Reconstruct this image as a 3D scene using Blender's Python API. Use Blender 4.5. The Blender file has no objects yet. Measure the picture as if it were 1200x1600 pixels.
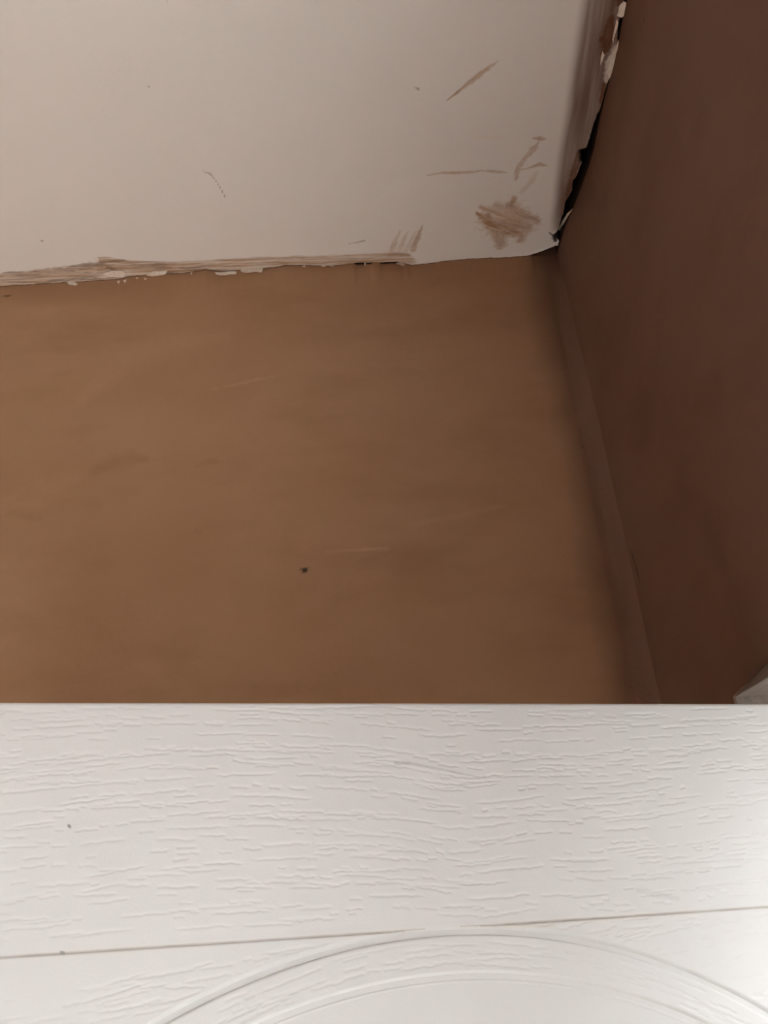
import bpy, math
import numpy as np

# ------------------------------------------------------------------ measured layout (metres)
CAM_Z=1.88458; CEIL=2.57458; XR=0.24008; YB=0.67526
CAM_R=(0.998597, 0.013671, -0.05116); CAM_U=(0.051698, -0.46094, 0.885924); CAM_F=(0.01147, 0.887326, 0.461)
DOOR_U=(0.972835, 0.2315, 0.0); DOOR_N=(-0.2315, 0.972835, 0.0); DOOR_D=0.39738
EDGE_BACK=[(-0.4412, 0.6812), (-0.4257, 0.6812), (-0.4022, 0.6806), (-0.3827, 0.6803), (-0.3632, 0.68), (-0.3439, 0.6802), (-0.3242, 0.6794), (-0.2929, 0.6783), (-0.2802, 0.6749), (-0.253, 0.6745), (-0.2358, 0.6736), (-0.2183, 0.6747), (-0.1902, 0.6703), (-0.168, 0.6748), (-0.1445, 0.6732), (-0.1188, 0.6723), (-0.1048, 0.6716), (-0.0929, 0.6693), (-0.0629, 0.6712), (-0.0422, 0.6736), (-0.0235, 0.6727), (-0.0049, 0.6713), (0.0068, 0.6715), (0.0254, 0.6722), (0.0417, 0.6723), (0.0534, 0.6771), (0.0605, 0.6791), (0.0885, 0.6767), (0.104, 0.6746), (0.139, 0.6732), (0.1789, 0.6742), (0.2021, 0.6726), (0.2197, 0.6661), (0.2323, 0.6594)]
EDGE_RIGHT=[(0.2402, 0.3823), (0.2402, 0.3973), (0.2426, 0.4154), (0.2447, 0.4189), (0.2452, 0.4392), (0.2442, 0.4643), (0.2437, 0.4856), (0.2418, 0.491), (0.2407, 0.5129), (0.2397, 0.5276), (0.2341, 0.5296), (0.2389, 0.5452), (0.2361, 0.5643), (0.2339, 0.5674), (0.2359, 0.58), (0.2311, 0.5969), (0.2324, 0.6094), (0.2311, 0.6211), (0.2307, 0.636), (0.2277, 0.6425), (0.2311, 0.6485), (0.2353, 0.6507)]
SMEAR_TOP=[(-0.4304, 0.6579), (-0.3845, 0.6568), (-0.353, 0.6537), (-0.322, 0.6517), (-0.3112, 0.6424), (-0.2966, 0.6433), (-0.2761, 0.6496), (-0.2399, 0.6549), (-0.2023, 0.6562), (-0.1641, 0.6556), (-0.126, 0.655), (-0.088, 0.6554), (-0.05, 0.6568), (-0.0042, 0.6567), (0.0264, 0.6566), (0.057, 0.6605), (0.0666, 0.6733)]
STAIN_SIDE=[(0.2005, 0.3806), (0.2036, 0.4194), (0.2065, 0.469), (0.2111, 0.5254), (0.2146, 0.573), (0.2199, 0.6168), (0.2242, 0.6404)]
CEIL_STROKES=[('smear', [(0.0894, 0.4687), (0.1029, 0.4576), (0.1172, 0.4456), (0.1284, 0.4369), (0.1361, 0.4312)], (0.0004, 0.0018, 0.0032, 0.0022, 0.0003), 0.75), ('smear', [(0.0738, 0.5522), (0.0895, 0.5498), (0.1046, 0.5507), (0.1238, 0.5509), (0.134, 0.5491)], (0.0004, 0.0016, 0.0022, 0.0016, 0.0008), 0.6), ('smear', [(0.132, 0.5498), (0.148, 0.5514), (0.1599, 0.5537)], (0.001, 0.0024, 0.0005), 0.55), ('smear', [(0.1708, 0.5623), (0.1715, 0.5479), (0.1768, 0.5373), (0.1843, 0.5255), (0.1885, 0.5183)], (0.002, 0.0035, 0.003, 0.004, 0.001), 0.55), ('smear', [(0.1817, 0.5135), (0.1885, 0.5146), (0.1945, 0.5149)], (0.001, 0.003, 0.001), 0.6), ('smear', [(0.1734, 0.5512), (0.184, 0.5486), (0.1937, 0.5452), (0.2023, 0.5472)], (0.0006, 0.001, 0.0028, 0.0006), 0.65), ('light', [(0.1168, 0.5102), (0.1365, 0.5105), (0.1571, 0.5115)], (0.0005, 0.0012, 0.0005), 0.6), ('dark', [(-0.1613, 0.5324), (-0.1601, 0.5355), (-0.1551, 0.5374), (-0.1518, 0.5439), (-0.148, 0.5553), (-0.1451, 0.5679)], (0.0002, 0.0006, 0.0013, 0.0005, 0.0004, 0.0006), 0.55), ('dark', [(-0.0156, 0.6412), (-0.0065, 0.6398), (0.0034, 0.6376)], (0.0002, 0.0006, 0.0013), 0.6), ('dark', [(0.0585, 0.4529), (0.0616, 0.455), (0.0635, 0.4564)], (0.0003, 0.0014, 0.0003), 0.6), ('dark', [(-0.3634, 0.6152), (-0.3631, 0.6161), (-0.3617, 0.6162)], (0.0008, 0.0011, 0.0005), 0.9), ('dark', [(-0.1914, 0.4405), (-0.191, 0.4412)], (0.0008, 0.0008), 0.6), ('dark', [(-0.1549, 0.367), (-0.1552, 0.3701)], (0.0004, 0.0004), 0.6), ('dark', [(-0.3225, 0.6486), (-0.3153, 0.6541), (-0.3093, 0.6585)], (0.0003, 0.001, 0.001), 0.5), ('smear', [(0.0355, 0.6552), (0.0401, 0.6388), (0.0461, 0.625)], (0.004, 0.003, 0.0008), 0.45), ('smear', [(0.0432, 0.6576), (0.0492, 0.6404), (0.0542, 0.6273)], (0.004, 0.003, 0.001), 0.35), ('smear', [(0.0607, 0.6547), (0.0657, 0.6375), (0.0711, 0.619)], (0.004, 0.004, 0.001), 0.6), ('smear', [(0.0509, 0.6591), (0.0568, 0.6447), (0.0639, 0.626)], (0.004, 0.003, 0.001), 0.3), ('dab', [(0.1368, 0.5977), (0.1545, 0.6067), (0.1741, 0.6169), (0.1963, 0.6265)], (0.003, 0.009, 0.012, 0.006), 0.81), ('dab', [(0.1324, 0.6045), (0.1489, 0.6218), (0.1688, 0.6323), (0.1885, 0.6392)], (0.002, 0.011, 0.014, 0.006), 1.0), ('dab', [(0.1723, 0.5875), (0.1693, 0.5978), (0.1819, 0.6092), (0.2044, 0.6214)], (0.004, 0.01, 0.012, 0.006), 0.81), ('dab', [(0.1454, 0.6106), (0.1582, 0.6317), (0.1654, 0.6533)], (0.008, 0.013, 0.009), 0.85), ('dab', [(0.1812, 0.6145), (0.1927, 0.6319), (0.1877, 0.6488)], (0.006, 0.01, 0.006), 0.72), ('dab', [(0.1447, 0.617), (0.1675, 0.6229), (0.1946, 0.6301)], (0.01, 0.017, 0.01), 0.75), ('dab', [(0.1531, 0.5951), (0.1725, 0.605), (0.1968, 0.62)], (0.006, 0.012, 0.008), 0.55), ('light', [(0.1447, 0.6034), (0.155, 0.6112), (0.1666, 0.6155)], (0.0006, 0.0014, 0.0006), 0.7), ('light', [(0.1424, 0.6233), (0.1572, 0.6298), (0.1728, 0.6345)], (0.0006, 0.0012, 0.0006), 0.5), ('light', [(0.169, 0.6342), (0.1864, 0.64), (0.1993, 0.6361)], (0.0006, 0.001, 0.0006), 0.4), ('smear', [(0.1796, 0.5794), (0.1884, 0.5674), (0.192, 0.5554)], (0.003, 0.004, 0.002), 0.25), ('rust', [(0.2331, 0.5341), (0.2333, 0.5512), (0.2321, 0.5756), (0.2323, 0.5979)], (0.003, 0.005, 0.004, 0.002), 0.8), ('rust', [(0.233, 0.3981), (0.2343, 0.415), (0.234, 0.4255)], (0.004, 0.008, 0.004), 0.9), ('rust', [(0.2362, 0.3821), (0.2359, 0.3853)], (0.004, 0.002), 0.9), ('rust', [(0.2413, 0.4501), (0.2423, 0.4642), (0.2424, 0.4774)], (0.0015, 0.003, 0.0015), 0.8), ('black', [(0.2302, 0.6398), (0.228, 0.6445), (0.2308, 0.6514)], (0.0022, 0.004, 0.0022), 0.97), ('black', [(0.2278, 0.6435), (0.2236, 0.6413), (0.2208, 0.6383)], (0.0022, 0.0012, 0.0004), 0.9), ('black', [(0.2344, 0.5311), (0.2375, 0.542)], (0.003, 0.003), 0.9), ('light', [(0.2437, 0.4241), (0.2426, 0.436), (0.243, 0.4546)], (0.003, 0.005, 0.003), 0.8), ('dark', [(-0.3056, 0.6588), (-0.2933, 0.6678), (-0.3003, 0.6725)], (0.001, 0.002, 0.001), 0.8), ('dark', [(-0.3501, 0.6559), (-0.3268, 0.6544), (-0.3079, 0.6546)], (0.0006, 0.004, 0.003), 0.6), ('dark', [(-0.3099, 0.6494), (-0.3015, 0.658), (-0.2922, 0.6668)], (0.0008, 0.0025, 0.002), 0.55), ('dark', [(-0.2842, 0.6632), (-0.2608, 0.6616), (-0.2418, 0.6618)], (0.0006, 0.0018, 0.0006), 0.5), ('smear', [(-0.4341, 0.6659), (-0.3874, 0.6637), (-0.3327, 0.6601), (-0.3053, 0.6578)], (0.004, 0.006, 0.007, 0.004), 0.75), ('light', [(-0.3662, 0.6777), (-0.3303, 0.6747), (-0.2912, 0.6731), (-0.2522, 0.6715)], (0.001, 0.0022, 0.0028, 0.001), 0.8), ('light', [(-0.4304, 0.6745), (-0.3995, 0.6744), (-0.3683, 0.6733)], (0.0006, 0.001, 0.0006), 0.5), ('light', [(-0.2117, 0.6638), (-0.1804, 0.6607), (-0.127, 0.661), (-0.0734, 0.6614)], (0.0006, 0.0016, 0.0016, 0.0006), 0.5)]
BACK_STROKES=[('dark', [(-0.0751, 2.1765), (-0.0714, 2.1763), (-0.0683, 2.1768)], (0.0012, 0.003, 0.001), 0.95), ('shade', [(-0.2889, 2.3018), (-0.2699, 2.3108), (-0.2535, 2.3145), (-0.2379, 2.312)], (0.009, 0.014, 0.013, 0.006), 0.6), ('shade', [(-0.1853, 2.2995), (-0.1723, 2.305), (-0.1589, 2.3042)], (0.002, 0.004, 0.002), 0.35), ('pale', [(-0.0531, 2.1957), (-0.0248, 2.1955), (0.0004, 2.1954), (0.0162, 2.1959)], (0.0006, 0.0012, 0.0014, 0.0006), 0.6), ('shade', [(-0.019, 2.1821), (0.0, 2.1878), (0.0159, 2.1911)], (0.002, 0.004, 0.002), 0.3), ('pale', [(-0.1741, 2.3993), (-0.1425, 2.4044), (-0.1213, 2.4101), (-0.1036, 2.4126)], (0.0008, 0.002, 0.002, 0.0006), 0.45), ('pale', [(-0.3148, 2.3976), (-0.2704, 2.4436), (-0.2288, 2.4641), (-0.1634, 2.4741)], (0.012, 0.024, 0.024, 0.012), 0.2), ('pale', [(-0.0752, 2.1377), (-0.0444, 2.1587), (0.0053, 2.1692)], (0.01, 0.018, 0.01), 0.16), ('pale', [(-0.382, 2.2656), (-0.345, 2.2783), (-0.308, 2.2952)], (0.016, 0.024, 0.012), 0.16), ('shade', [(-0.1787, 2.2261), (-0.176, 2.2231)], (0.003, 0.003), 0.35), ('shade', [(-0.3709, 2.2576), (-0.347, 2.2503), (-0.339, 2.2484)], (0.004, 0.006, 0.004), 0.35), ('shade', [(-0.1156, 2.0637), (-0.0982, 2.0598), (-0.0809, 2.06)], (0.006, 0.008, 0.006), 0.35), ('shade', [(-0.0684, 2.2941), (-0.0658, 2.2924)], (0.001, 0.001), 0.4), ('dark', [(-0.4321, 2.5569), (-0.4273, 2.5556), (-0.4244, 2.5564)], (0.001, 0.0016, 0.001), 0.7), ('dark', [(0.2343, 2.5242), (0.2338, 2.5021), (0.2327, 2.4904)], (0.0008, 0.0026, 0.0025), 0.8), ('dark', [(0.2213, 2.2996), (0.2232, 2.2987)], (0.0012, 0.001), 0.95), ('pale', [(0.0335, 2.2195), (0.0855, 2.2273), (0.1317, 2.2355)], (0.002, 0.003, 0.002), 0.18)]
SIDE_STROKES=[('dark', [(0.679, 2.3907), (0.6788, 2.3748), (0.6785, 2.3591)], (0.001, 0.002, 0.0012), 0.95), ('pale', [(0.6702, 2.3857), (0.6741, 2.361), (0.6758, 2.347)], (0.0006, 0.0014, 0.0008), 0.4), ('dark', [(0.6811, 2.2623), (0.6853, 2.2532), (0.6849, 2.2432)], (0.001, 0.0016, 0.001), 0.7), ('dark', [(0.6557, 2.1693), (0.6524, 2.1559), (0.6503, 2.1357)], (0.0012, 0.0022, 0.0014), 0.6), ('pale', [(0.6492, 2.1663), (0.648, 2.1475), (0.6484, 2.1299)], (0.0006, 0.0012, 0.0006), 0.4), ('dark', [(0.3667, 2.5182), (0.3692, 2.5172)], (0.0012, 0.0008), 0.6), ('pale', [(0.4979, 2.3126), (0.483, 2.3035), (0.473, 2.2985)], (0.0006, 0.0016, 0.0006), 0.3), ('shade', [(0.5231, 2.1656), (0.5031, 2.1323), (0.4944, 2.107)], (0.01, 0.014, 0.01), 0.2)]
DOOR_STROKES=[('grey', [(0.0984, 0.0312), (0.106, 0.0316), (0.1231, 0.0348), (0.137, 0.0379), (0.1468, 0.0394)], (0.0007, 0.0008, 0.0005, 0.0005, 0.0003), 0.38), ('grey', [(-0.0581, 0.0566), (-0.0575, 0.0572)], (0.0006, 0.0006), 0.9), ('grey', [(-0.0545, 0.1074), (-0.0534, 0.1077)], (0.0007, 0.0007), 0.9), ('yellow', [(0.1491, 0.1086), (0.1692, 0.1094), (0.1759, 0.1098)], (0.0008, 0.001, 0.0006), 0.25), ('grey', [(0.2229, 0.0964), (0.2352, 0.099), (0.2457, 0.1013)], (0.001, 0.002, 0.001), 0.12)]
FLAKES=[('b', [(-0.3588, 2.5728), (-0.3521, 2.5744), (-0.3453, 2.5698), (-0.348, 2.5669), (-0.3551, 2.5684)]), ('b', [(-0.2974, 2.5688), (-0.2937, 2.5696), (-0.2946, 2.5645)]), ('b', [(-0.2897, 2.5683), (-0.2851, 2.569), (-0.286, 2.5629)]), ('b', [(-0.2744, 2.5694), (-0.2706, 2.5702), (-0.2718, 2.5671)]), ('b', [(-0.2634, 2.5676), (-0.2603, 2.5674), (-0.2616, 2.5644)]), ('c', [(-0.3121, 0.6666), (-0.2995, 0.6632), (-0.2864, 0.6631), (-0.2845, 0.6715), (-0.2919, 0.6752), (-0.3051, 0.6732)]), ('c', [(-0.2618, 0.6729), (-0.251, 0.6674), (-0.2341, 0.6675), (-0.2388, 0.6734), (-0.2533, 0.6756)]), ('b', [(-0.178, 2.5704), (-0.1664, 2.5718), (-0.1524, 2.5709), (-0.1531, 2.5667), (-0.1662, 2.5665), (-0.177, 2.5672)]), ('b', [(-0.1472, 2.5747), (-0.1371, 2.5762), (-0.1255, 2.5754), (-0.12, 2.5719), (-0.1221, 2.5658), (-0.1307, 2.5684), (-0.1407, 2.567), (-0.1462, 2.5694)]), ('b', [(-0.1185, 2.576), (-0.1123, 2.5788), (-0.1053, 2.5772), (-0.1107, 2.5744), (-0.1169, 2.5727)]), ('b', [(-0.0734, 2.571), (-0.0696, 2.5728), (-0.068, 2.5696)]), ('b', [(-0.0502, 2.5716), (-0.0455, 2.5744), (-0.0424, 2.5731), (-0.0471, 2.5703)]), ('b', [(-0.0401, 2.573), (-0.0361, 2.5749), (-0.0354, 2.5706)]), ('b', [(0.0407, 2.5709), (0.0478, 2.5725), (0.0524, 2.5712), (0.0491, 2.5682), (0.0421, 2.5687)]), ('b', [(0.0018, 2.5713), (0.0042, 2.5722), (0.0033, 2.5681)]), ('b', [(-0.2082, 2.5713), (-0.2051, 2.5722), (-0.2056, 2.567)]), ('r', [(0.6018, 2.5705), (0.6148, 2.5741), (0.6297, 2.5784), (0.6445, 2.5834), (0.6472, 2.5896), (0.6294, 2.5833), (0.615, 2.5784)]), ('c', [(0.2396, 0.3823), (0.2427, 0.3834), (0.2434, 0.3899), (0.2445, 0.3942), (0.2409, 0.3957), (0.2365, 0.3939), (0.237, 0.3896), (0.237, 0.3853)]), ('c', [(0.244, 0.416), (0.2454, 0.4213), (0.2448, 0.4283), (0.2458, 0.4368), (0.2453, 0.4466), (0.2444, 0.4528), (0.241, 0.4464), (0.2406, 0.4377), (0.2409, 0.4293), (0.2427, 0.4223)]), ('c', [(0.2373, 0.3972), (0.2391, 0.3995), (0.2394, 0.4095), (0.2394, 0.4187), (0.2379, 0.4152)]), ('c', [(0.2316, 0.4254), (0.2343, 0.429), (0.2336, 0.4338), (0.2324, 0.4386), (0.2312, 0.4313)])]
LINING_A=[(0.5253, 1.9996), (0.4647, 2.0072), (0.4365, 2.0106)]

# ------------------------------------------------------------------ camera, world, light, exposure
from mathutils import Matrix, Vector
scene = bpy.context.scene
COL = scene.collection
cam_data = bpy.data.cameras.new('camera')
cam_data.sensor_fit = 'HORIZONTAL'
cam_data.sensor_width = 36.0
cam_data.lens = 36.0 * 1180.0 / 1200.0
cam_data.clip_start = 0.01
cam = bpy.data.objects.new('camera', cam_data)
COL.objects.link(cam)
m = Matrix.Identity(4)
for i in range(3):
    m[i][0] = CAM_R[i]; m[i][1] = CAM_U[i]; m[i][2] = -CAM_F[i]
m.translation = Vector((0.0, 0.0, CAM_Z))
cam.matrix_world = m
scene.camera = cam

world = bpy.data.worlds.new('overcast_sky')
scene.world = world
world.use_nodes = True
bg = world.node_tree.nodes['Background']
wn = world.node_tree.nodes; wl = world.node_tree.links          # even overcast sky above a duller ground
wtc = wn.new('ShaderNodeTexCoord'); wsp = wn.new('ShaderNodeSeparateXYZ'); wmr = wn.new('ShaderNodeMapRange'); wmx = wn.new('ShaderNodeMix')
wl.new(wtc.outputs['Generated'], wsp.inputs['Vector']); wl.new(wsp.outputs['Z'], wmr.inputs['Value'])
wmr.inputs['From Min'].default_value = -0.02; wmr.inputs['From Max'].default_value = 0.02
wmx.data_type = 'RGBA'
wl.new(wmr.outputs['Result'], wmx.inputs['Factor'])
wmx.inputs['A'].default_value = (0.20, 0.19, 0.17, 1.0); wmx.inputs['B'].default_value = (0.90, 0.95, 1.0, 1.0)
wl.new(wmx.outputs['Result'], bg.inputs['Color'])
bg.inputs['Strength'].default_value = 10.5

vs = scene.view_settings
vs.view_transform = 'Standard'
vs.look = 'None'
vs.gamma = 1.0
vs.use_curve_mapping = False
vs.exposure = 1.37

# room extents, and an unseen window added in the right wall for daylight
XL, YF = -2.7, -2.6
WIN = (-1.15, -0.32, 0.90, 2.15)          # y0, y1, z0, z1 in the right wall
DOORWAY = (0.0503, 0.5253, 0.0, 2.00)     # the open doorway in the same wall, beside the white door

# daylight: sky portals filling the window and the doorway (they sample the sky, and give no light of their own)
for y0_, y1_, z0_, z1_ in (WIN, DOORWAY):
    pd = bpy.data.lights.new('sky_portal', 'AREA')
    pd.shape = 'RECTANGLE'
    pd.size = z1_ - z0_; pd.size_y = y1_ - y0_
    pd.cycles.is_portal = True
    po = bpy.data.objects.new('sky_portal', pd)
    COL.objects.link(po)
    po.location = (XR + 0.105, (y0_ + y1_) / 2, (z0_ + z1_) / 2)
    po.rotation_euler = (0, math.radians(90), 0)     # faces -X, into the room

# sun through the window, falling on the floor to the left of the camera
sd_l = bpy.data.lights.new('sun', 'SUN')
sd_l.energy = 32.0; sd_l.angle = math.radians(0.6); sd_l.color = (1.0, 0.96, 0.91)
sun = bpy.data.objects.new('sun', sd_l); COL.objects.link(sun)
sun.rotation_euler = Vector((-1.74, 0.70, -1.50)).to_track_quat('-Z', 'Y').to_euler()

# ------------------------------------------------------------------ helpers
def lattice(ix, iy, seed):
    h = (ix.astype(np.int64) * 374761393 + iy.astype(np.int64) * 668265263 + seed * 974711) & 0x7fffffff
    h = ((h ^ (h >> 13)) * 1274126177) & 0x7fffffff
    h = h ^ (h >> 16)
    return (h & 0xffff) / 65535.0

def vnoise(x, y, seed=0):
    """smooth value noise 0..1"""
    x0 = np.floor(x); y0 = np.floor(y)
    fx = x - x0; fy = y - y0
    fx = fx * fx * (3 - 2 * fx); fy = fy * fy * (3 - 2 * fy)
    x0 = x0.astype(np.int64) + 10000; y0 = y0.astype(np.int64) + 10000
    a = lattice(x0, y0, seed); b = lattice(x0 + 1, y0, seed)
    c = lattice(x0, y0 + 1, seed); d = lattice(x0 + 1, y0 + 1, seed)
    return (a * (1 - fx) + b * fx) * (1 - fy) + (c * (1 - fx) + d * fx) * fy

def fnoise(x, y, seed=0, octaves=3):
    t = 0; w = 0; amp = 1.0
    for o in range(octaves):
        t = t + amp * vnoise(x * 2 ** o, y * 2 ** o, seed + 17 * o); w += amp; amp *= 0.5
    return t / w

def sstep(a, b, x):
    t = np.clip((x - a) / (b - a), 0, 1)
    return t * t * (3 - 2 * t)

def stroke_mask(px, py, pts, widths, seed=0, rough=0.45, streak=0.0):
    """0..1 mask of a tapering daub along a polyline; px, py are flat arrays in metres"""
    out = np.zeros_like(px)
    pts = np.array(pts); wd = np.array(widths); wm = wd.max() * 2.4 + 0.001
    sel = np.where((px > pts[:, 0].min() - wm) & (px < pts[:, 0].max() + wm) &
                   (py > pts[:, 1].min() - wm) & (py < pts[:, 1].max() + wm))[0]
    if len(sel) == 0:
        return out
    x = px[sel]; y = py[sel]
    best = np.full(len(sel), 9.0); along = np.zeros(len(sel)); off = np.zeros(len(sel))
    for i in range(len(pts) - 1):
        d = pts[i + 1] - pts[i]; L = math.hypot(*d) + 1e-9
        t = np.clip(((x - pts[i, 0]) * d[0] + (y - pts[i, 1]) * d[1]) / L / L, 0, 1)
        ex = x - pts[i, 0] - t * d[0]; ey = y - pts[i, 1] - t * d[1]
        w = wd[i] * (1 - t) + wd[i + 1] * t
        r = np.hypot(ex, ey) / np.maximum(w, 1e-5)
        u = r < best
        best = np.where(u, r, best); along = np.where(u, i * 0.02 + t * L, along)
        off = np.where(u, (ex * d[1] - ey * d[0]) / L, off)
    n = fnoise(x / 0.003, y / 0.003, seed, 3)
    soft = 0.05 if wd.max() > 0.0085 else 0.5
    v = 1 - sstep(soft, 1.2, best * (1 - rough + 2 * rough * n))
    if streak:
        v *= 1 - streak * (1 - sstep(0.3, 0.65, fnoise(along / 0.012, off / 0.0009, seed + 5, 2)))
    out[sel] = v
    return out

def mesh_object(name, verts, faces, mat, parent=None, smooth=False, attrs=None):
    me = bpy.data.meshes.new(name)
    verts = np.asarray(verts, dtype=np.float32)
    if isinstance(faces, np.ndarray):
        nf = len(faces); k = faces.shape[1]
        me.vertices.add(len(verts)); me.vertices.foreach_set('co', verts.ravel())
        me.loops.add(nf * k); me.loops.foreach_set('vertex_index', faces.astype(np.int32).ravel())
        me.polygons.add(nf)
        me.polygons.foreach_set('loop_start', np.arange(0, nf * k, k, dtype=np.int32))
        me.update(calc_edges=True); me.validate()
    else:
        me.from_pydata(verts.tolist(), [], faces); me.update()
    if smooth:
        me.polygons.foreach_set('use_smooth', np.ones(len(me.polygons), dtype=bool))
    for an, arr in (attrs or {}).items():
        at = me.attributes.new(an, 'FLOAT_COLOR', 'POINT')
        col = np.ones((len(verts), 4), dtype=np.float32); col[:, :3] = arr
        at.data.foreach_set('color', col.ravel())
    me.materials.append(mat)
    ob = bpy.data.objects.new(name, me)
    COL.objects.link(ob)
    if parent is not None:
        ob.parent = parent
    return ob

def grid_faces(nx, ny, flip=False):
    i = np.arange(nx - 1)[:, None]; j = np.arange(ny - 1)[None, :]
    a = i * ny + j
    q = np.stack([a, a + ny, a + ny + 1, a + 1], -1).reshape(-1, 4)
    return q[:, ::-1].copy() if flip else q

class Boxes:
    def __init__(s): s.v = []; s.f = []
    def box(s, x0, x1, y0, y1, z0, z1):
        b = len(s.v)
        s.v += [(x, y, z) for x in (x0, x1) for y in (y0, y1) for z in (z0, z1)]
        s.f += [tuple(b + k for k in q) for q in
                ((0, 1, 3, 2), (4, 6, 7, 5), (0, 4, 5, 1), (2, 3, 7, 6), (0, 2, 6, 4), (1, 5, 7, 3))]
    def quad(s, a, b, c, d):
        n = len(s.v); s.v += [a, b, c, d]; s.f.append((n, n + 1, n + 2, n + 3))

def structure(o, label, cat):
    o['kind'] = 'structure'; o['label'] = label; o['category'] = cat
    return o

def merge(parts):
    """join (verts, quads, attr) blocks"""
    vs_, fs_, as_, n = [], [], [], 0
    for v, f, a in parts:
        vs_.append(v); fs_.append(np.asarray(f) + n); as_.append(a); n += len(v)
    return np.concatenate(vs_), np.concatenate(fs_), np.concatenate(as_)

# ------------------------------------------------------------------ materials
def new_mat(name):
    mt = bpy.data.materials.new(name); mt.use_nodes = True
    nt = mt.node_tree
    return mt, nt, nt.nodes['Principled BSDF']

def ramp_mix(nt, fac, a, b):
    mx = nt.nodes.new('ShaderNodeMix'); mx.data_type = 'RGBA'
    if isinstance(fac, (int, float)): mx.inputs['Factor'].default_value = fac
    else: nt.links.new(fac, mx.inputs['Factor'])
    for sock, v in ((mx.inputs['A'], a), (mx.inputs['B'], b)):
        if isinstance(v, tuple): sock.default_value = (*v, 1.0)
        else: nt.links.new(v, sock)
    return mx.outputs['Result']

def noise(nt, scale, detail=4, rough=0.55, stretch=None, lo=0.35, hi=0.65):
    tc = nt.nodes.new('ShaderNodeTexCoord')
    mp = nt.nodes.new('ShaderNodeMapping')
    if stretch: mp.inputs['Scale'].default_value = stretch
    nt.links.new(tc.outputs['Object'], mp.inputs['Vector'])
    n = nt.nodes.new('ShaderNodeTexNoise')
    n.inputs['Scale'].default_value = scale; n.inputs['Detail'].default_value = detail
    n.inputs['Roughness'].default_value = rough
    nt.links.new(mp.outputs['Vector'], n.inputs['Vector'])
    mr = nt.nodes.new('ShaderNodeMapRange')
    mr.inputs['From Min'].default_value = lo; mr.inputs['From Max'].default_value = hi
    nt.links.new(n.outputs['Fac'], mr.inputs['Value'])
    return mr.outputs['Result']

def bump(nt, bsdf, height, dist, strength=1.0):
    b = nt.nodes.new('ShaderNodeBump')
    b.inputs['Distance'].default_value = dist; b.inputs['Strength'].default_value = strength
    nt.links.new(height, b.inputs['Height'])
    nt.links.new(b.outputs['Normal'], bsdf.inputs['Normal'])

def attr_rgb(nt, name):
    a = nt.nodes.new('ShaderNodeAttribute'); a.attribute_name = name
    sp = nt.nodes.new('ShaderNodeSeparateColor')
    nt.links.new(a.outputs['Color'], sp.inputs['Color'])
    return sp.outputs['Red'], sp.outputs['Green'], sp.outputs['Blue']

def mul(nt, a, k):
    n = nt.nodes.new('ShaderNodeMath'); n.operation = 'MULTIPLY'
    nt.links.new(a, n.inputs[0]); n.inputs[1].default_value = k
    return n.outputs[0]

def plaster_material(name, base, pale, dark, lap=None):
    mt, nt, bs = new_mat(name)
    c = ramp_mix(nt, mul(nt, noise(nt, 5.0, 5, 0.6, (1.0, 1.0, 1.6)), 0.85), base, pale)
    c = ramp_mix(nt, mul(nt, noise(nt, 11.0, 4, 0.6, (0.6, 1.0, 1.5), 0.5, 0.75), 0.5), c, dark)
    r, g, b = attr_rgb(nt, 'marks')                   # r: damp patch, g: hole, scratch or painted gap shadow, b: pale trowel streak
    c = ramp_mix(nt, mul(nt, r, 0.7), c, dark)
    c = ramp_mix(nt, b, c, (min(1, pale[0] * 1.3), min(1, pale[1] * 1.35), min(1, pale[2] * 1.45)))
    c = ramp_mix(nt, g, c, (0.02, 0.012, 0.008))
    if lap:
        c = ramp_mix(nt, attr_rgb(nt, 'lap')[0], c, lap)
    nt.links.new(c, bs.inputs['Base Color'])
    bs.inputs['Roughness'].default_value = 0.72
    bs.inputs['Specular IOR Level'].default_value = 0.25
    bump(nt, bs, noise(nt, 260.0, 3, 0.6, None, 0.0, 1.0), 0.0006, 0.35)
    return mt

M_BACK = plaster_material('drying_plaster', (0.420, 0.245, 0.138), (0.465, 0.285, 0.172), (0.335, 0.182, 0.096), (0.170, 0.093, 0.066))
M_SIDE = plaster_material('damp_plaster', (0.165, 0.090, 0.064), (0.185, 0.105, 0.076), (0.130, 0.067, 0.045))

mt, nt, bs = new_mat('white_ceiling_paint')
M_CEIL = mt
c = ramp_mix(nt, mul(nt, noise(nt, 3.0, 3), 0.5), (0.86, 0.835, 0.815), (0.835, 0.81, 0.79))
rr, gg, bb = attr_rgb(nt, 'marks')                    # r: plaster smear, g: dark mark, b: pale scrape
smear = ramp_mix(nt, noise(nt, 90.0, 3, 0.6, (0.5, 2.0, 1.0)), (0.37, 0.205, 0.10), (0.53, 0.34, 0.19))
c = ramp_mix(nt, rr, c, smear)
r2, g2, b2 = attr_rgb(nt, 'stain')                    # r: damp brown stain, g: rust, b: black
c = ramp_mix(nt, r2, c, (0.165, 0.088, 0.056))
c = ramp_mix(nt, g2, c, (0.13, 0.045, 0.020))
c = ramp_mix(nt, bb, c, (0.84, 0.76, 0.69))
c = ramp_mix(nt, gg, c, (0.17, 0.095, 0.05))
c = ramp_mix(nt, b2, c, (0.012, 0.012, 0.012))
nt.links.new(c, bs.inputs['Base Color'])
bs.inputs['Roughness'].default_value = 0.8
bs.inputs['Specular IOR Level'].default_value = 0.2
bump(nt, bs, noise(nt, 420.0, 2, 0.5, (0.35, 1.0, 1.0), 0.0, 1.0), 0.0006, 0.35)

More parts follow.
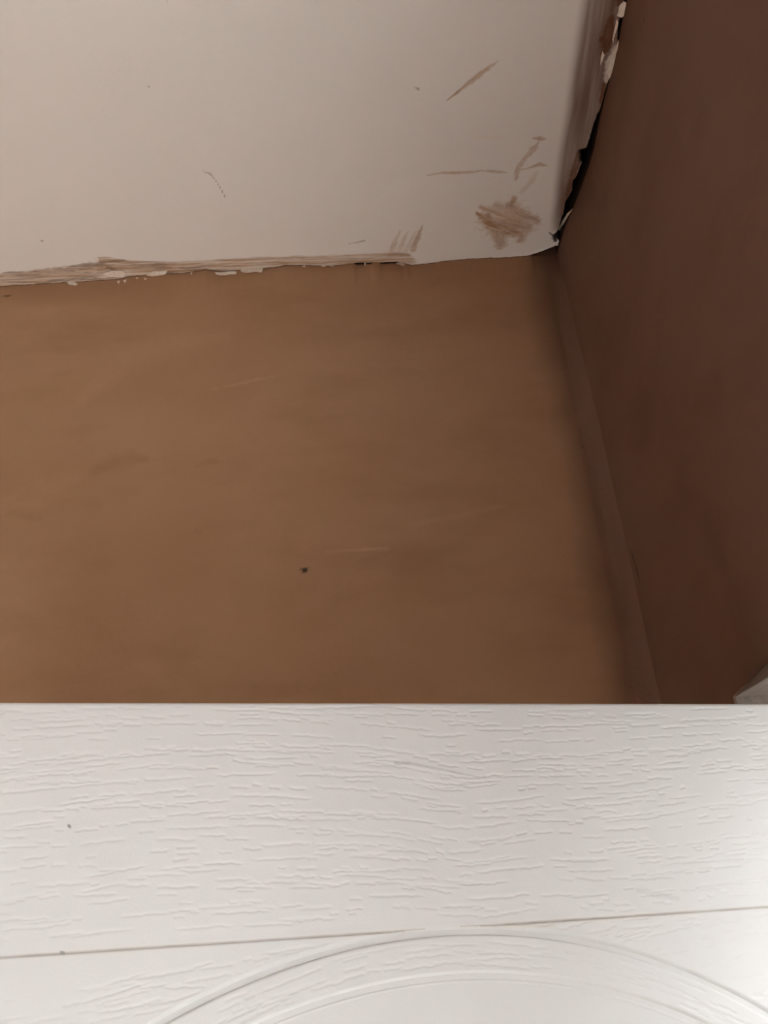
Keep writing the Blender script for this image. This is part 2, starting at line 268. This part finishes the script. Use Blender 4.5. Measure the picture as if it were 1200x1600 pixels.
mt, nt, bs = new_mat('white_door_paint')
M_DOOR = mt
r_, g_, b_ = attr_rgb(nt, 'marks')                    # r: grey scuff, g: yellowing, b: joint dirt
c = ramp_mix(nt, mul(nt, noise(nt, 7.0, 3), 0.4), (0.755, 0.752, 0.74), (0.735, 0.73, 0.716))
c = ramp_mix(nt, g_, c, (0.74, 0.66, 0.47))
c = ramp_mix(nt, b_, c, (0.40, 0.365, 0.32))
c = ramp_mix(nt, r_, c, (0.26, 0.25, 0.25))
nt.links.new(c, bs.inputs['Base Color'])
bs.inputs['Roughness'].default_value = 0.42
bs.inputs['Specular IOR Level'].default_value = 0.4
bump(nt, bs, noise(nt, 900.0, 2, 0.5, None, 0.0, 1.0), 0.0002, 0.3)

mt, nt, bs = new_mat('torn_lining_paper')
M_FLAKE = mt
nt.links.new(ramp_mix(nt, noise(nt, 300.0, 3), (0.90, 0.83, 0.75), (0.78, 0.68, 0.59)), bs.inputs['Base Color'])
bs.inputs['Roughness'].default_value = 0.85

mt, nt, bs = new_mat('bare_softwood')
M_WOOD = mt
nt.links.new(ramp_mix(nt, noise(nt, 40.0, 4, 0.6, (6.0, 0.35, 6.0)), (0.165, 0.130, 0.102), (0.24, 0.195, 0.160)), bs.inputs['Base Color'])
bs.inputs['Roughness'].default_value = 0.65
bump(nt, bs, noise(nt, 60.0, 3, 0.6, (6.0, 0.3, 6.0), 0.0, 1.0), 0.0008, 0.4)

def plain(name, col, rough=0.8, var=0.9):
    mt, nt, bs = new_mat(name)
    nt.links.new(ramp_mix(nt, noise(nt, 12.0, 4), col, tuple(k * var for k in col)), bs.inputs['Base Color'])
    bs.inputs['Roughness'].default_value = rough
    return mt
M_FLOOR = plain('floor_boards', (0.44, 0.405, 0.37))
M_RENDER = plain('pale_render', (0.30, 0.295, 0.285))
M_FRAME = plain('white_window_paint', (0.8, 0.8, 0.79), 0.4)

# ------------------------------------------------------------------ floor and the far walls of the room
WT = 0.10
TOP = CEIL + 0.07
b = Boxes(); b.box(XL - WT, XR + WT, YF - WT, YB + WT, -0.10, 0.0)
structure(mesh_object('floor', b.v, b.f, M_FLOOR), 'bare boarded floor of the plastered room', 'floor')

b = Boxes(); b.box(XL - WT, XL, YF, YB, 0.0, TOP)
structure(mesh_object('wall_left', b.v, b.f, M_BACK), 'brown plastered wall opposite the open doorway', 'wall')

b = Boxes(); b.box(XL - WT, XR + WT, YF - WT, YF, 0, TOP)
structure(mesh_object('wall_front', b.v, b.f, M_BACK), 'brown plastered wall facing the white door', 'wall')

y0, y1, z0, z1 = WIN
win = bpy.data.objects.new('window_1', None); COL.objects.link(win); win.location = (XR + 0.05, (y0 + y1) / 2, z0)
structure(win, 'unseen white framed window added to let daylight in', 'window')
def wpart(name, *bx):
    b = Boxes()
    for q in bx: b.box(*q)
    o = mesh_object(name, b.v, b.f, M_FRAME, win)
    o.matrix_parent_inverse = Matrix.Translation(-Vector(win.location))
xw0, xw1 = XR + 0.03, XR + 0.08
wpart('window_frame', (xw0, xw1, y0, y0 + .05, z0, z1), (xw0, xw1, y1 - .05, y1, z0, z1),
      (xw0, xw1, y0 + .05, y1 - .05, z0, z0 + .05), (xw0, xw1, y0 + .05, y1 - .05, z1 - .05, z1))
wpart('mullion', (xw0, xw1, (y0 + y1) / 2 - .025, (y0 + y1) / 2 + .025, z0 + .05, z1 - .05))
wpart('window_sill', (XR - 0.10, XR + 0.02, y0, y1, z0 - 0.03, z0 - 0.001))

# ------------------------------------------------------------------ back wall: plaster run up to the ragged ceiling edge
EB = np.array(EDGE_BACK); ERt = np.array(EDGE_RIGHT)
def edge_back(x):
    e = np.interp(x, EB[:, 0], EB[:, 1])
    return e + 0.0010 * (fnoise(x / 0.004, x * 0 + 3.3, 11, 3) - 0.5)
WRL = np.array([(0.30, 0.2400), (0.3824, 0.2424), (0.4242, 0.2455), (0.4912, 0.2463), (0.5288, 0.2481), (0.5481, 0.2478),
                (0.5839, 0.2445), (0.6055, 0.2419), (0.6355, 0.2380), (0.6606, 0.2370), (0.70, 0.2365)])
def side_line(y):
    return np.interp(y, WRL[:, 0], WRL[:, 1])
def edge_right(y):
    o = np.argsort(ERt[:, 1])
    e = np.interp(y, ERt[o, 1], ERt[o, 0])
    return np.minimum(e + 0.0012 * (fnoise(y / 0.003, y * 0 + 1.7, 23, 3) - 0.5), side_line(y) - 0.0002)

GX0 = -0.80
xs = np.concatenate([np.arange(GX0, XR - 0.03, 0.0025), np.linspace(XR - 0.03, XR + 0.008, 40)])
zs = np.concatenate([np.arange(1.90, CEIL - 0.02, 0.0025), np.linspace(CEIL - 0.02, CEIL + 0.003, 12), [TOP]])
X, Z = np.meshgrid(xs, zs, indexing='ij')
Y = np.full_like(X, YB)
lip = edge_back(xs) + 0.0005                                # the skim follows the board edge ...
gap = ((xs > -0.008) & (xs < 0.010)) | ((xs > 0.020) & (xs < 0.052)) | (xs > 0.205)
lip = np.where(gap, np.maximum(lip + 0.0022, YB - 0.001), lip)  # ... except where an open joint is left
wgt = sstep(CEIL - 0.045, CEIL - 0.002, Z)
Y = YB * (1 - wgt) + lip[:, None] * wgt
Y += 0.0009 * (fnoise(X / 0.12, Z / 0.07, 31, 3) - 0.5)
R_C = 0.022                                                 # hand-run cove in the corner
t = np.clip(XR + 0.003 - X, 0, R_C)
Y -= (R_C - np.sqrt(np.maximum(R_C ** 2 - (R_C - t) ** 2, 0))) * (1 - sstep(CEIL - 0.07, CEIL - 0.006, Z))
def paint(px, py, strokes, table):
    chans = {}
    for i, (kind, pts, wd, s) in enumerate(strokes):
        name, ch, rough, streak = table[kind]
        a = chans.setdefault(name, np.zeros((len(px), 3), dtype=np.float32))
        a[:, ch] = np.maximum(a[:, ch], s * stroke_mask(px, py, pts, wd, 100 + i, rough, streak))
    return chans
WALL_T = {'shade': ('marks', 0, 0.5, 0.0), 'dark': ('marks', 1, 0.3, 0.0), 'pale': ('marks', 2, 0.5, 0.4)}
v1 = np.stack([X, Y, Z], -1).reshape(-1, 3)
a1 = paint(X.ravel(), Z.ravel(), BACK_STROKES, WALL_T)
a1, lap = a1['marks'], np.zeros((X.size, 3), np.float32)
# this wall's colour is feathered into the darker side wall colour at the corner
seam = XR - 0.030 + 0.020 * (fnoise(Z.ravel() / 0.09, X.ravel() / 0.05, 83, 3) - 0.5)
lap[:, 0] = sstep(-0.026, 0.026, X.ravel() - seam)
a1[Z.ravel() > CEIL + 0.0006, 1] = 1.0  # shadow of the open joint, painted near-black above ceiling level
rest = np.array([(XL, YB, 0), (GX0, YB, 0), (GX0, YB, TOP), (XL, YB, TOP), (GX0, YB, 0), (XR + .01, YB, 0), (XR + .01, YB, 1.9), (GX0, YB, 1.9),
                 (XL - WT, YB + WT, 0), (XR + WT, YB + WT, 0), (XR + WT, YB + WT, TOP), (XL - WT, YB + WT, TOP)])
V, Fc, A = merge([(v1, grid_faces(len(xs), len(zs)), a1),
                  (rest, np.array([(0, 1, 2, 3), (4, 5, 6, 7), (11, 10, 9, 8)]), np.zeros((12, 3), np.float32))])
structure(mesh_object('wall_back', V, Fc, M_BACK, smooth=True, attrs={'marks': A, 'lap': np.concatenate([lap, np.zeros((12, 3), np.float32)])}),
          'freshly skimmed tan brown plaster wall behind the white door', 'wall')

# ------------------------------------------------------------------ right wall: darker damp plaster with the open doorway
OY1 = LINING_A[0][0]; OY0 = OY1 - 0.475; HZ = LINING_A[0][1]
def head_edge(y):                                           # uneven plaster edge over the doorway head
    p = np.array([(OY0, HZ + 0.011), (OY1 - 0.10, HZ + 0.0115), (LINING_A[1][0], LINING_A[1][1]), (OY1, HZ)])
    e = np.interp(y, p[:, 0], p[:, 1])
    return e + np.where(y < OY1, 0.0012 * (fnoise(y / 0.006, y * 0, 5, 3) - 0.5), 0)
ys = np.concatenate([np.arange(-0.10, OY0, 0.01), np.arange(OY0, YB - 0.012, 0.0025), np.linspace(YB - 0.012, YB + 0.0015, 24)])
ys[np.argmin(abs(ys - OY1))] = OY1
tt = np.concatenate([np.linspace(0, 0.97, 230), np.linspace(0.975, 1.0, 8)])
zl = np.where((ys >= OY0) & (ys <= OY1), head_edge(ys), HZ)
Yg, Tg = np.meshgrid(ys, tt, indexing='ij')
Zg = zl[:, None] + (TOP - zl[:, None]) * Tg
Xg = XR + (side_line(Yg) - XR) * sstep(CEIL - 0.30, CEIL, Zg) + 0.0010 * (fnoise(Yg / 0.10, Zg / 0.09, 41, 3) - 0.5)
R_F = 0.0012                                                 # hand-run fillet in the corner, part of the damp skim
t = np.clip(YB - Yg, 0, R_F)
Xg = Xg - (R_F - np.sqrt(np.maximum(R_F ** 2 - (R_F - t) ** 2, 0))) * (1 - sstep(CEIL - 0.06, CEIL - 0.01, Zg))
v1 = np.stack([Xg, Yg, Zg], -1).reshape(-1, 3)
a1 = paint(Yg.ravel(), Zg.ravel(), SIDE_STROKES, WALL_T)['marks']
a1[Zg.ravel() > CEIL + 0.0006, 1] = 1.0                     # painted near-black above ceiling level as the shadow in the gap
lo = []
def quad(a, b_, c_, d): lo.extend([a, b_, c_, d])
quad((XR, OY1, 0), (XR, YB, 0), (XR, YB, HZ), (XR, OY1, HZ))
quad((XR, -0.10, 0), (XR, OY0, 0), (XR, OY0, HZ), (XR, -0.10, HZ))
for (ya, yb_, za, zb) in ((YF, WIN[0], 0, TOP), (WIN[1], -0.10, 0, TOP), (WIN[0], WIN[1], 0, WIN[2]), (WIN[0], WIN[1], WIN[3], TOP)):
    quad((XR, ya, za), (XR, yb_, za), (XR, yb_, zb), (XR, ya, zb))
for (p, q) in (((WIN[0], WIN[2]), (WIN[0], WIN[3])), ((WIN[1], WIN[2]), (WIN[1], WIN[3])), ((WIN[0], WIN[2]), (WIN[1], WIN[2])), ((WIN[0], WIN[3]), (WIN[1], WIN[3]))):
    quad((XR, p[0], p[1]), (XR, q[0], q[1]), (XR + WT, q[0], q[1]), (XR + WT, p[0], p[1]))
# plaster thickness round the opening
oy = ys[(ys >= OY0) & (ys <= OY1)]
for p, q in zip(oy[:-1], oy[1:]):
    quad((XR, p, float(head_edge(np.array([p]))[0])), (XR, q, float(head_edge(np.array([q]))[0])), (XR + .012, q, float(head_edge(np.array([q]))[0])), (XR + .012, p, float(head_edge(np.array([p]))[0])))
quad((XR, OY1, 0), (XR, OY1, HZ), (XR + .0015, OY1, HZ), (XR + .0015, OY1, 0))
quad((XR, OY0, 0), (XR, OY0, HZ), (XR + .012, OY0, HZ), (XR + .012, OY0, 0))
# doorway side of the same wall
for (ya, yb_, za, zb) in ((YF - WT, WIN[0], 0, TOP), (WIN[1], OY0, 0, TOP), (WIN[0], WIN[1], 0, WIN[2]), (WIN[0], WIN[1], WIN[3], TOP)):
    quad((XR + WT, ya, za), (XR + WT, ya, zb), (XR + WT, yb_, zb), (XR + WT, yb_, za))
quad((XR + WT, OY1, 0), (XR + WT, OY1, TOP), (XR + WT, YB, TOP), (XR + WT, YB, 0))
quad((XR + WT, OY0, HZ + .02), (XR + WT, OY0, TOP), (XR + WT, OY1, TOP), (XR + WT, OY1, HZ + .02))
lo = np.array(lo, dtype=float)
V, Fc, A = merge([(v1, grid_faces(len(ys), len(tt), True), a1),
                  (lo, np.arange(len(lo)).reshape(-1, 4), np.zeros((len(lo), 3), np.float32))])
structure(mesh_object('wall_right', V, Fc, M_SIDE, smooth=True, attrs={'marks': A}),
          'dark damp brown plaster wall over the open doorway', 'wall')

# unseen wall and side fin, added to cut the daylight reaching the doorway
b = Boxes(); b.box(1.25, 1.37, -0.60, 3.2, -0.10, 4.0); b.box(XR + WT, 1.25, -0.22, -0.12, -0.10, 2.17)
structure(mesh_object('wall_daylight_blocker', b.v, b.f, M_RENDER), 'added unseen wall and fin that hold back daylight from the doorway', 'wall')
b = Boxes(); b.box(XR + WT, 1.25, YF - 3, 3.2, -0.14, -0.10)
structure(mesh_object('floor_passage', b.v, b.f, M_RENDER), 'concrete path outside the doorway', 'path')

# timber door lining
lin = bpy.data.objects.new('trim_1', None); COL.objects.link(lin); lin.location = (XR + 0.05, OY1, 0)
structure(lin, 'bare wood door lining set in the dark plaster wall', 'door lining')
def lpart(name, boxes):
    b = Boxes()
    for q in boxes: b.box(*q)
    o = mesh_object(name, b.v, b.f, M_WOOD, lin); o.matrix_parent_inverse = Matrix.Translation(-Vector(lin.location))
    bv = o.modifiers.new('soft_edges', 'BEVEL'); bv.width = 0.0012; bv.segments = 2
lpart('lining_head', [(XR + .0010, XR + WT, OY0, OY1, HZ - .0005, HZ + .028)])
lpart('lining_jamb', [(XR + .0012, XR + WT, OY1 + .0006, OY1 + .030, 0, HZ + .028)])
lpart('lining_jamb', [(XR + .0012, XR + WT, OY0 - .030, OY0 - .0006, 0, HZ + .028)])

# ------------------------------------------------------------------ ceiling: boards with ragged edges short of the walls
CY0 = 0.20
cx = np.concatenate([np.arange(-0.62, 0.06, 0.0013), np.arange(0.06, XR + 0.0095, 0.0010)])
cy = np.concatenate([np.arange(CY0, 0.36, 0.0025), np.arange(0.36, YB + 0.0105, 0.0010)])
X, Y = np.meshgrid(cx, cy, indexing='ij')
eb = edge_back(cx)[:, None] + 0 * Y
er = edge_right(cy)[None, :] + 0 * X
inside = (X <= er + 0.001) & (Y <= eb + 0.001)
Xc = np.minimum(X, er); Yc = np.minimum(Y, eb)
Zc = CEIL + 0.0008 * (fnoise(X / 0.15, Y / 0.15, 61, 2) - 0.5)
ed = np.minimum(er - X, eb - Y)
Zc = Zc + 0.0012 * (1 - sstep(0, 0.02, ed)) * (fnoise(X / 0.006, Y / 0.006, 77, 3) - 0.55)
v1 = np.stack([Xc, Yc, Zc], -1).reshape(-1, 3)
fq = grid_faces(len(cx), len(cy), True)
keep = inside.ravel()[fq].all(1)
fq = fq[keep]
px, py = X.ravel(), Y.ravel()
CT = {'smear': ('marks', 0, 0.45, 0.35), 'dab': ('marks', 0, 0.7, 0.30), 'dark': ('marks', 1, 0.4, 0.2), 'light': ('marks', 2, 0.55, 0.35),
      'rust': ('stain', 1, 0.6, 0.3), 'black': ('stain', 2, 0.6, 0.0)}
ch = paint(px, py, CEIL_STROKES, CT)
marks, stain = ch['marks'], ch['stain']
# brushed smear of plaster along the back edge
ST = np.array(SMEAR_TOP)
ut = np.interp(px, ST[:, 0], ST[:, 1]) + 0.0022 * (fnoise(px / 0.02, py / 0.004, 7, 2) - 0.5)
ubt = edge_back(px)
inb = sstep(-0.0008, 0.0014, py - ut) * (px < 0.075) * (1 - sstep(0.058, 0.072, px))
strk = fnoise(px / 0.05, (py - 0.03 * px) / 0.0014, 9, 3)
depth = np.clip((py - ut) / np.maximum(ubt - ut, 0.001), 0, 1)
amt = inb * (0.36 + 0.44 * sstep(0.38, 0.66, strk) + 0.12 * depth)
amt *= np.where(px < -0.31, sstep(0.0, 0.5, depth), 1)
marks[:, 0] = np.maximum(marks[:, 0], amt)
marks[:, 1] = np.maximum(marks[:, 1], inb * 0.6 * sstep(0.56, 0.70, fnoise(px / 0.03, py / 0.0016, 13, 3)) * sstep(-0.14, -0.22, px))
# damp stain along the side wall
SS = np.array(STAIN_SIDE)
o = np.argsort(SS[:, 1])
sx = np.interp(py, SS[o, 1], SS[o, 0]) + 0.004 * (fnoise(px / 0.02, py / 0.06, 19, 2) - 0.5)
sd = sstep(-0.003, 0.010, px - sx) * (0.70 + 0.42 * fnoise((px - sx) / 0.004, py / 0.06, 21, 3))
sd *= (1 - sstep(0.632, 0.645, py)) * sstep(0.22, 0.36, py)
stain[:, 0] = np.maximum(stain[:, 0], np.clip(sd * (0.80 + 0.20 * sstep(0.0, 0.03, px - sx)), 0, 1))
# board thickness skirts and the rest of the ceiling
sk_v, sk_f = [], []
def skirt(P):
    n0 = len(sk_v)
    for (x, y, z) in P:
        sk_v.append((x, y, z)); sk_v.append((x, y, z + 0.0125))
    for i in range(len(P) - 1):
        sk_f.append((n0 + 2 * i, n0 + 2 * i + 1, n0 + 2 * i + 3, n0 + 2 * i + 2))
skirt([(x, y, CEIL) for x, y in zip(cx, edge_back(cx)) if x < 0.232])
skirt([(x, y, CEIL) for x, y in zip(edge_right(cy), cy) if y < 0.655])
big = np.array([(XL, YF, CEIL), (-0.62, YF, CEIL), (-0.62, YB, CEIL), (XL, YB, CEIL),
                (-0.62, YF, CEIL), (XR, YF, CEIL), (XR, CY0, CEIL), (-0.62, CY0, CEIL),
                (XL - WT, YF - WT, TOP), (XR + WT, YF - WT, TOP), (XR + WT, YB + WT, TOP), (XL - WT, YB + WT, TOP)])
z3 = lambda n: np.zeros((n, 3), np.float32)
sk_v = np.array(sk_v)
blocks = [(v1, fq, 0), (sk_v, np.array(sk_f), 0), (big, np.array([(3, 2, 1, 0), (7, 6, 5, 4), (8, 9, 10, 11)]), 0)]
n = 0; VV = []; FF = []
for v_, f_, _ in blocks:
    VV.append(v_); FF.append(f_ + n); n += len(v_)
VV = np.concatenate(VV); FF = np.concatenate(FF)
def padc(a):
    s = z3(len(sk_v)); return np.concatenate([a, s, z3(len(big))])
st_all = padc(stain); st_all[len(v1):len(v1) + len(sk_v), 2] = 0.0
st_all[len(v1):len(v1) + len(sk_v), 0] = 0.8
ceiling = structure(mesh_object('ceiling', VV, FF, M_CEIL, smooth=True, attrs={'marks': padc(marks), 'stain': st_all}),
                    'white painted ceiling with brown plaster smears and torn edges', 'ceiling')

# torn scraps of lining paper along the joints
rng = np.random.RandomState(4)
for pl, pts in FLAKES:
    pts = np.array(pts); c0 = pts.mean(0)
    ring = []
    for p, q in zip(pts, np.roll(pts, -1, 0)):             # roughen the torn outline
        ring += [p, (p + q) / 2 + rng.normal(0, 0.00025, 2)]
    ring = np.array(ring); N = len(ring)
    def place(p, lift):
        if pl == 'c': return (min(p[0], side_line(p[1]) - 0.0004), p[1], CEIL - lift)
        if pl == 'b':
            w = float(sstep(CEIL - 0.045, CEIL - 0.002, np.array(p[1])))
            yb = YB * (1 - w) + (float(edge_back(np.array([p[0]]))[0]) + 0.0005) * w
            return (p[0], yb - lift, p[1])
        return (float(side_line(np.array(p[0]))) - lift, p[0], p[1])
    vv, ff = [], []
    rad = np.linalg.norm(ring - c0, axis=1)
    for lay in (0.0, 0.0004):
        for i, p in enumerate(ring):
            vv.append(place(p, 0.0012 + lay + 0.0014 * float(fnoise(np.array(p[0] / 0.004), np.array(p[1] / 0.004), 3, 1))))
        vv.append(place(c0, 0.0016 + lay))
    for i in range(N):
        j = (i + 1) % N
        ff += [(i, j, N), (N + 1 + j, N + 1 + i, 2 * N + 1), (i, N + 1 + i, N + 1 + j, j)]
    mesh_object('paper_flake', vv, ff, M_FLAKE, ceiling)

# ------------------------------------------------------------------ the white moulded door standing open
DW2, S_C, DH, DT = 0.2215, 0.1172, 1.981, 0.035
dU = np.array(DOOR_U); dN = np.array(DOOR_N)
door = bpy.data.objects.new('door_1', None); COL.objects.link(door)
dbase = dU * S_C + dN * DOOR_D
door.location = (dbase[0], dbase[1], 0.0)
door.rotation_euler = (0, 0, math.atan2(dU[1], dU[0]))
structure(door, 'open white moulded door with embossed wood grain and arched panel', 'door')
# door space: X along the width (0 at the middle), -Y towards the room, Z up
AC, AR, PW = 0.433, 0.324, 0.176           # arch centre below the top edge, radius, half width of the panel
def panel_dist(s, zt):
    """distance inwards from the bead line of the arched panel or of the lower panel"""
    r = np.hypot(s, zt - AC)
    top = np.where(zt < AC, AR - r, 9.0)
    a = np.minimum(np.minimum(PW - np.abs(s), top), 0.96 - zt)
    b2_ = np.minimum(np.minimum(PW - np.abs(s), zt - 1.10), 1.80 - zt)
    return np.maximum(a, b2_)
def profile(d):
    """relief (m) of the grooves and steps across bead, band, moulding and raised field"""
    h = 0.0019 * sstep(-0.0024, 0.0013, d) - 0.0019 * sstep(0.0014, 0.0025, d)          # bead line
    h += 0.0022 * sstep(0.0164, 0.0194, d) - 0.0012 * sstep(0.0195, 0.0204, d)          # stepped moulding
    h += 0.0018 * sstep(0.0212, 0.0246, d) - 0.0016 * sstep(0.0250, 0.0264, d)
    h += 0.0020 * sstep(0.0318, 0.0352, d) - 0.0016 * sstep(0.0355, 0.0370, d)
    return 1.25 * h
JOINT = 0.1078
step = 0.00042
S1 = np.arange(-DW2, DW2 + 1e-6, step); ZT = np.arange(0.0, 0.1905, step)
Sg, Tz = np.meshgrid(S1, ZT, indexing='ij')
dist = panel_dist(Sg, Tz)
Hh = -profile(dist)
# embossed oak grain, stroke by stroke
grain = np.zeros_like(Sg, dtype=np.float32)
rs = np.random.RandomState(12)
nS, nZ = Sg.shape
def emboss(xs_, zs_, w, h):
    """raise a short ridge through the sampled centre line"""
    ix = np.round((xs_ + DW2) / step).astype(int)
    ok = (ix >= 0) & (ix < nS)
    ix, zc_ = ix[ok], zs_[ok]
    if len(ix) < 3: return
    t_ = np.linspace(0, 1, len(ix)); tap = np.minimum(1, np.minimum(t_, 1 - t_) * 6 + 0.15)
    K = 4
    jz = np.round(zc_ / step).astype(int)
    for o_ in range(-K, K + 1):
        j = jz + o_
        good = (j >= 0) & (j < nZ)
        dz = j * step - zc_
        val = h * tap * np.exp(-(dz / (w * (0.55 + 0.45 * tap))) ** 2)
        grain[ix[good], j[good]] = np.maximum(grain[ix[good], j[good]], val[good])
def wav(x, a, seed):
    return a * (fnoise(x / 0.045, x * 0 + seed * 1.37, 200 + seed, 2) - 0.5)
def chain(base, lo_, hi_, seed, dens):
    """dashes strung along one grain line; base(x) gives its height below the top edge"""
    x = lo_ + rs.uniform(0, 0.02)
    while x < hi_:
        L = rs.uniform(0.004, 0.012) if rs.rand() < 0.55 else rs.uniform(0.012, 0.030)
        if rs.rand() < dens * float(0.35 + 1.1 * fnoise(np.array([x / 0.05]), np.array([base(np.array([x]))[0] / 0.012]), 91, 2)[0]):
            xx = np.arange(x, min(x + L, hi_), step)
            j0 = rs.normal(0, 0.0006)
            tilt = rs.normal(0, 0.03)
            zz = base(xx) + j0 + tilt * (xx - x) + 0.0009 * (fnoise(xx / 0.0035, xx * 0 + seed, 300 + seed, 2) - 0.5)
            emboss(xx, zz, rs.uniform(0.00042, 0.00068), rs.uniform(0.6, 1.0))
        x += L * rs.uniform(0.65, 1.1) + rs.uniform(0, 0.006)
# top rail: lines run along the door, dipping and rising a little
def rail_flow(x):
    return 0.004 * np.sin((x + 0.02) / 0.055) + 0.003 * np.sin(x / 0.021 + 1.0) * np.exp(-((x - 0.02) / 0.05) ** 2)
sd_ = 0; z_ = 0.003
while z_ < JOINT - 0.002:
    sd_ += 1
    k = 0.25 + 0.75 * math.sin(math.pi * z_ / JOINT)
    chain(lambda x, z0=z_, s_=sd_, k=k: z0 + k * rail_flow(x) + wav(x, 0.003, s_), -DW2, DW2, sd_, 0.74 if sd_ % 4 else 0.4)
    z_ += rs.choice([0.0013, 0.0018, 0.0026, 0.0048], p=[.3, .32, .23, .15])
rail_mask = sstep(JOINT - 0.0012, JOINT - 0.0006, Tz)
rail = grain * (1 - rail_mask)
# below the joint, outside the bead: lines climb towards the right
grain = np.zeros_like(grain)
z_ = 0.100
while z_ < 0.22:
    sd_ += 1
    chain(lambda x, z0=z_, s_=sd_: z0 - 0.10 * (x - 0.05) + wav(x, 0.004, s_), -DW2, DW2, sd_, 0.75)
    z_ += rs.choice([0.0014, 0.002, 0.004, 0.007], p=[.4, .3, .15, .15])
outer = grain * rail_mask * (1 - sstep(-0.0036, -0.0026, dist))
# between bead and moulding and on the sloping field: lines follow the arch
grain = np.zeros_like(grain)
for d0 in list(np.arange(0.0050, 0.0160, 0.0012)) + [0.0282, 0.0294, 0.0308, 0.0400, 0.0416, 0.0432, 0.046, 0.049, 0.052]:
    sd_ += 1
    chain(lambda x, r=AR - d0, s_=sd_: AC - np.sqrt(np.maximum(r * r - x * x, 0)) + wav(x, 0.0024, s_), -0.16, 0.16, sd_, 0.6)
inner = grain * sstep(0.0034, 0.0044, dist) * (1 - sstep(0.0150, 0.0162, dist) * (1 - sstep(0.0270, 0.028, dist)))
rel = np.maximum(np.maximum(rail, outer), inner)
Hh = Hh - 0.00034 * rel
Hh -= 0.00055 * np.exp(-((Tz - JOINT) / 0.00042) ** 2) * (dist < -0.0018)
Hh += 0.00025 * (fnoise(Sg / 0.05, Tz / 0.03, 71, 2) - 0.5)
edge_round = 0.0016 * (1 - np.sqrt(np.clip(1 - ((0.0016 - np.minimum(Tz, 0.0016)) / 0.0016) ** 2, 0, 1)))
Hh -= edge_round
vd = np.stack([Sg, -Hh, DH - Tz], -1).reshape(-1, 3)
DTb = {'grey': ('marks', 0, 0.4, 0.3), 'yellow': ('marks', 1, 0.5, 0.0)}
dm = paint(Sg.ravel() + S_C, Tz.ravel(), DOOR_STROKES, DTb)['marks']
jd = np.exp(-((Tz - JOINT) / 0.00050) ** 2) * (dist < -0.0016)
dm[:, 2] = np.maximum(dm[:, 2], (jd * (0.55 + 0.35 * fnoise(Sg / 0.01, Tz * 0, 5, 2))).ravel())
dm[:, 1] = np.maximum(dm[:, 1], (0.12 * np.exp(-((Tz - JOINT) / 0.0016) ** 2) * sstep(0.3, 0.7, fnoise(Sg / 0.03, Tz / 0.01, 8, 2))).ravel())
fd = grid_faces(len(S1), len(ZT))
fc_d = dist.ravel()[fd].mean(1); fc_z = Tz.ravel()[fd].mean(1)
pieces = [('top_rail', (fc_z < JOINT) & (fc_d < -0.0021)),
          ('panel_surround', (fc_z >= JOINT) & (fc_d < -0.0021)),
          ('bead_moulding', (fc_d >= -0.0021) & (fc_d < 0.0022)),
          ('panel_border', (fc_d >= 0.0022) & (fc_d < 0.0164)),
          ('panel_moulding', (fc_d >= 0.0164) & (fc_d < 0.0325)),
          ('raised_panel', fc_d >= 0.0325)]
for nm, msk in pieces:
    f_ = fd[msk]
    if len(f_) == 0: continue
    used, inv = np.unique(f_, return_inverse=True)
    mesh_object(nm, vd[used], inv.reshape(-1, 4), M_DOOR, door, smooth=True, attrs={'marks': dm[used]})
# the rest of the leaf: lower face, core and edges
S2 = np.linspace(-DW2, DW2, 150); Z2 = np.linspace(ZT[-1], DH, 600)
Sg2, Tz2 = np.meshgrid(S2, Z2, indexing='ij')
v2 = np.stack([Sg2, profile(panel_dist(Sg2, Tz2)), DH - Tz2], -1).reshape(-1, 3)
mesh_object('lower_panels', v2, grid_faces(len(S2), len(Z2)), M_DOOR, door, smooth=True, attrs={'marks': np.zeros((len(v2), 3), np.float32)})
b = Boxes(); b.box(-DW2, DW2, 0.0014, DT, 0.0, DH - 0.0)
mesh_object('door_core', b.v, b.f, M_DOOR, door)
